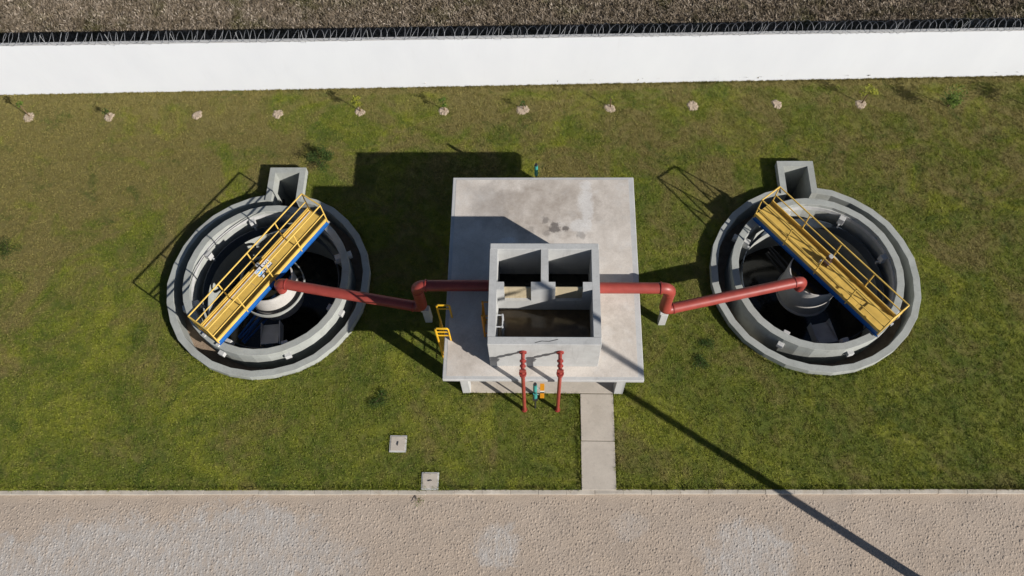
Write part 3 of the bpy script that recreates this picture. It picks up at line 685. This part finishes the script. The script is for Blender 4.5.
weed(-4.25, 5.80, .3, .02, 'green weed growing over the kerb below the inspection cover', 6, 'leaf_g', 60, .02)

# ------------------------------------------------------------------ grass and scrub: real blades, one mesh each
def blades(name, px, py, z, hmin, hmax, wmin, wmax, lean, per, spread, mat, label, cat, cl_w=.65):
    n = len(px); N = n * per
    bx = np.repeat(px, per) + rng.normal(0, spread, N); by = np.repeat(py, per) + rng.normal(0, spread, N)
    a = rng.random(N) * 2 * np.pi; la = rng.random(N) * 2 * np.pi
    h = rng.uniform(hmin, hmax, N); wd = rng.uniform(wmin, wmax, N) * .5; ln = h * rng.uniform(lean * .25, lean, N)
    V = np.empty((N, 3, 3)); dx, dy = np.cos(a) * wd, np.sin(a) * wd
    V[:, 0] = np.stack([bx - dx, by - dy, np.full(N, z - .01)], -1); V[:, 1] = np.stack([bx + dx, by + dy, np.full(N, z - .01)], -1)
    V[:, 2] = np.stack([bx + np.cos(la) * ln, by + np.sin(la) * ln, z + h], -1)
    tint = np.clip(np.repeat(rng.random(n), per) * cl_w + rng.random(N) * (1 - cl_w), 0, 1)
    me = bpy.data.meshes.new(name); me.vertices.add(3 * N); me.vertices.foreach_set('co', V.astype(np.float32).ravel())
    me.loops.add(3 * N); me.loops.foreach_set('vertex_index', np.arange(3 * N, dtype=np.int32))
    me.polygons.add(N); me.polygons.foreach_set('loop_start', np.arange(0, 3 * N, 3, dtype=np.int32))
    at = me.attributes.new('tint', 'FLOAT', 'POINT'); at.data.foreach_set('value', np.repeat(tint, 3).astype(np.float32))
    me.materials.append(mat); me.update(calc_edges=True)
    o = bpy.data.objects.new(name, me); C.objects.link(o); return tag(o, label, cat, kind='stuff')
def lawn_points(n):
    x = rng.uniform(-27, 25, n); y = rng.uniform(5.6, 24.5, n)
    lim = 19.5 + (y - 5.7) * .33                                       # a little wider than the view
    k = (np.abs(x + .5) < lim + 1) & (y > road_y(x) + .03) & (y < wall_y(x) - .02)
    for (cx, cy), (x0, x1, y1) in ((TL, BXL), (TR, BXR)):
        k &= np.hypot(x - cx, y - cy) > RO + .03
        k &= ~((x > x0 - .02) & (x < x1 + .02) & (y < y1 + .02) & (y > cy))
    k &= ~((x > -2.84) & (x < 3.14) & (y > 9.66) & (y < 17.0)); k &= ~((x > 1.52) & (x < 2.78) & (y < 9.75))
    for cx, cy in ((-5.12, 7.73), (-3.87, 6.39)): k &= ~((np.abs(x - cx) < .31) & (np.abs(y - cy) < .31))
    for cx, cy in mx_: k &= np.hypot(x - cx, y - cy) > .19
    for cx, cy in ((4.66, 12.55), (-4.34, 12.62)): k &= ~((np.abs(x - cx) < .27) & (np.abs(y - cy) < .25))
    return x[k], y[k]
x, y = lawn_points(150000)
blades('lawn_grass', x, y, 0, .015, .062, .010, .026, 1.9, 11, .045, M['blade'], 'short mottled green and dry grass of the lawn', 'grass', .4)
def edge_points():
    X, Y = [], []
    def line(xa, ya, xb, yb, nrm, dens=26):
        L_ = math.hypot(xb - xa, yb - ya); n = int(L_ * dens); t = rng.random(n); off = np.abs(rng.normal(0, .045, n)) + .015
        X.append(xa + (xb - xa) * t + nrm[0] * off); Y.append(ya + (yb - ya) * t + nrm[1] * off)
    for (cx, cy), (x0, x1, y1) in ((TL, BXL), (TR, BXR)):
        n = 620; t = rng.random(n) * 2 * np.pi; rr = RO + .02 + np.abs(rng.normal(0, .05, n)); px, py = cx + rr * np.cos(t), cy + rr * np.sin(t)
        k = ~((px > x0 - .03) & (px < x1 + .03) & (py > cy)); X.append(px[k]); Y.append(py[k])
        line(x0, cy + 3.9, x0, y1, (-1, 0)); line(x1, cy + 3.9, x1, y1, (1, 0)); line(x0, y1, x1, y1, (0, 1))
    line(-2.83, 9.68, 1.5, 9.68, (0, -1)); line(2.8, 9.68, 3.14, 9.68, (0, -1)); line(-2.83, 9.68, -2.83, 17, (-1, 0)); line(3.13, 9.68, 3.13, 17, (1, 0))
    line(1.53, 6.2, 1.53, 9.65, (-1, 0), 34); line(2.77, 6.2, 2.77, 9.65, (1, 0), 34)
    line(-22, road_y(-22), 1.5, road_y(1.5), (0, 1), 34); line(2.8, road_y(2.8), 19, road_y(19), (0, 1), 34); line(-27, wall_y(-27), 25, wall_y(25), (0, -1), 22)
    for cx, cy in ((-5.12, 7.73), (-3.87, 6.39)): line(cx - .31, cy - .31, cx - .31, cy + .31, (-1, 0)); line(cx + .31, cy - .31, cx + .31, cy + .31, (1, 0)); line(cx - .31, cy + .31, cx + .31, cy + .31, (0, 1))
    return np.concatenate(X), np.concatenate(Y)
x, y = edge_points()
blades('edge_grass', x, y, 0, .05, .13, .010, .024, 1.0, 9, .02, M['blade'], 'taller uncut grass along walls, kerb and path edges', 'grass', .5)
x = rng.uniform(-31, 29, 52000); y = rng.uniform(24.2, 32.5, 52000); k = y > wall_y(x) + .16; x, y = x[k], y[k]
nz = np.sin(x * 1.9 + 2 * np.sin(y * 1.3)) + np.sin(y * 2.3 + 1.7 * np.sin(x * .9)) + rng.normal(0, 1.2, len(x)); k = nz > -1.0
blades('field_scrub', x[k], y[k], .22, .03, .17, .03, .07, 1.5, 12, .07, M['straw'], 'dry brown scrub and tufts in the field beyond the wall', 'scrub')
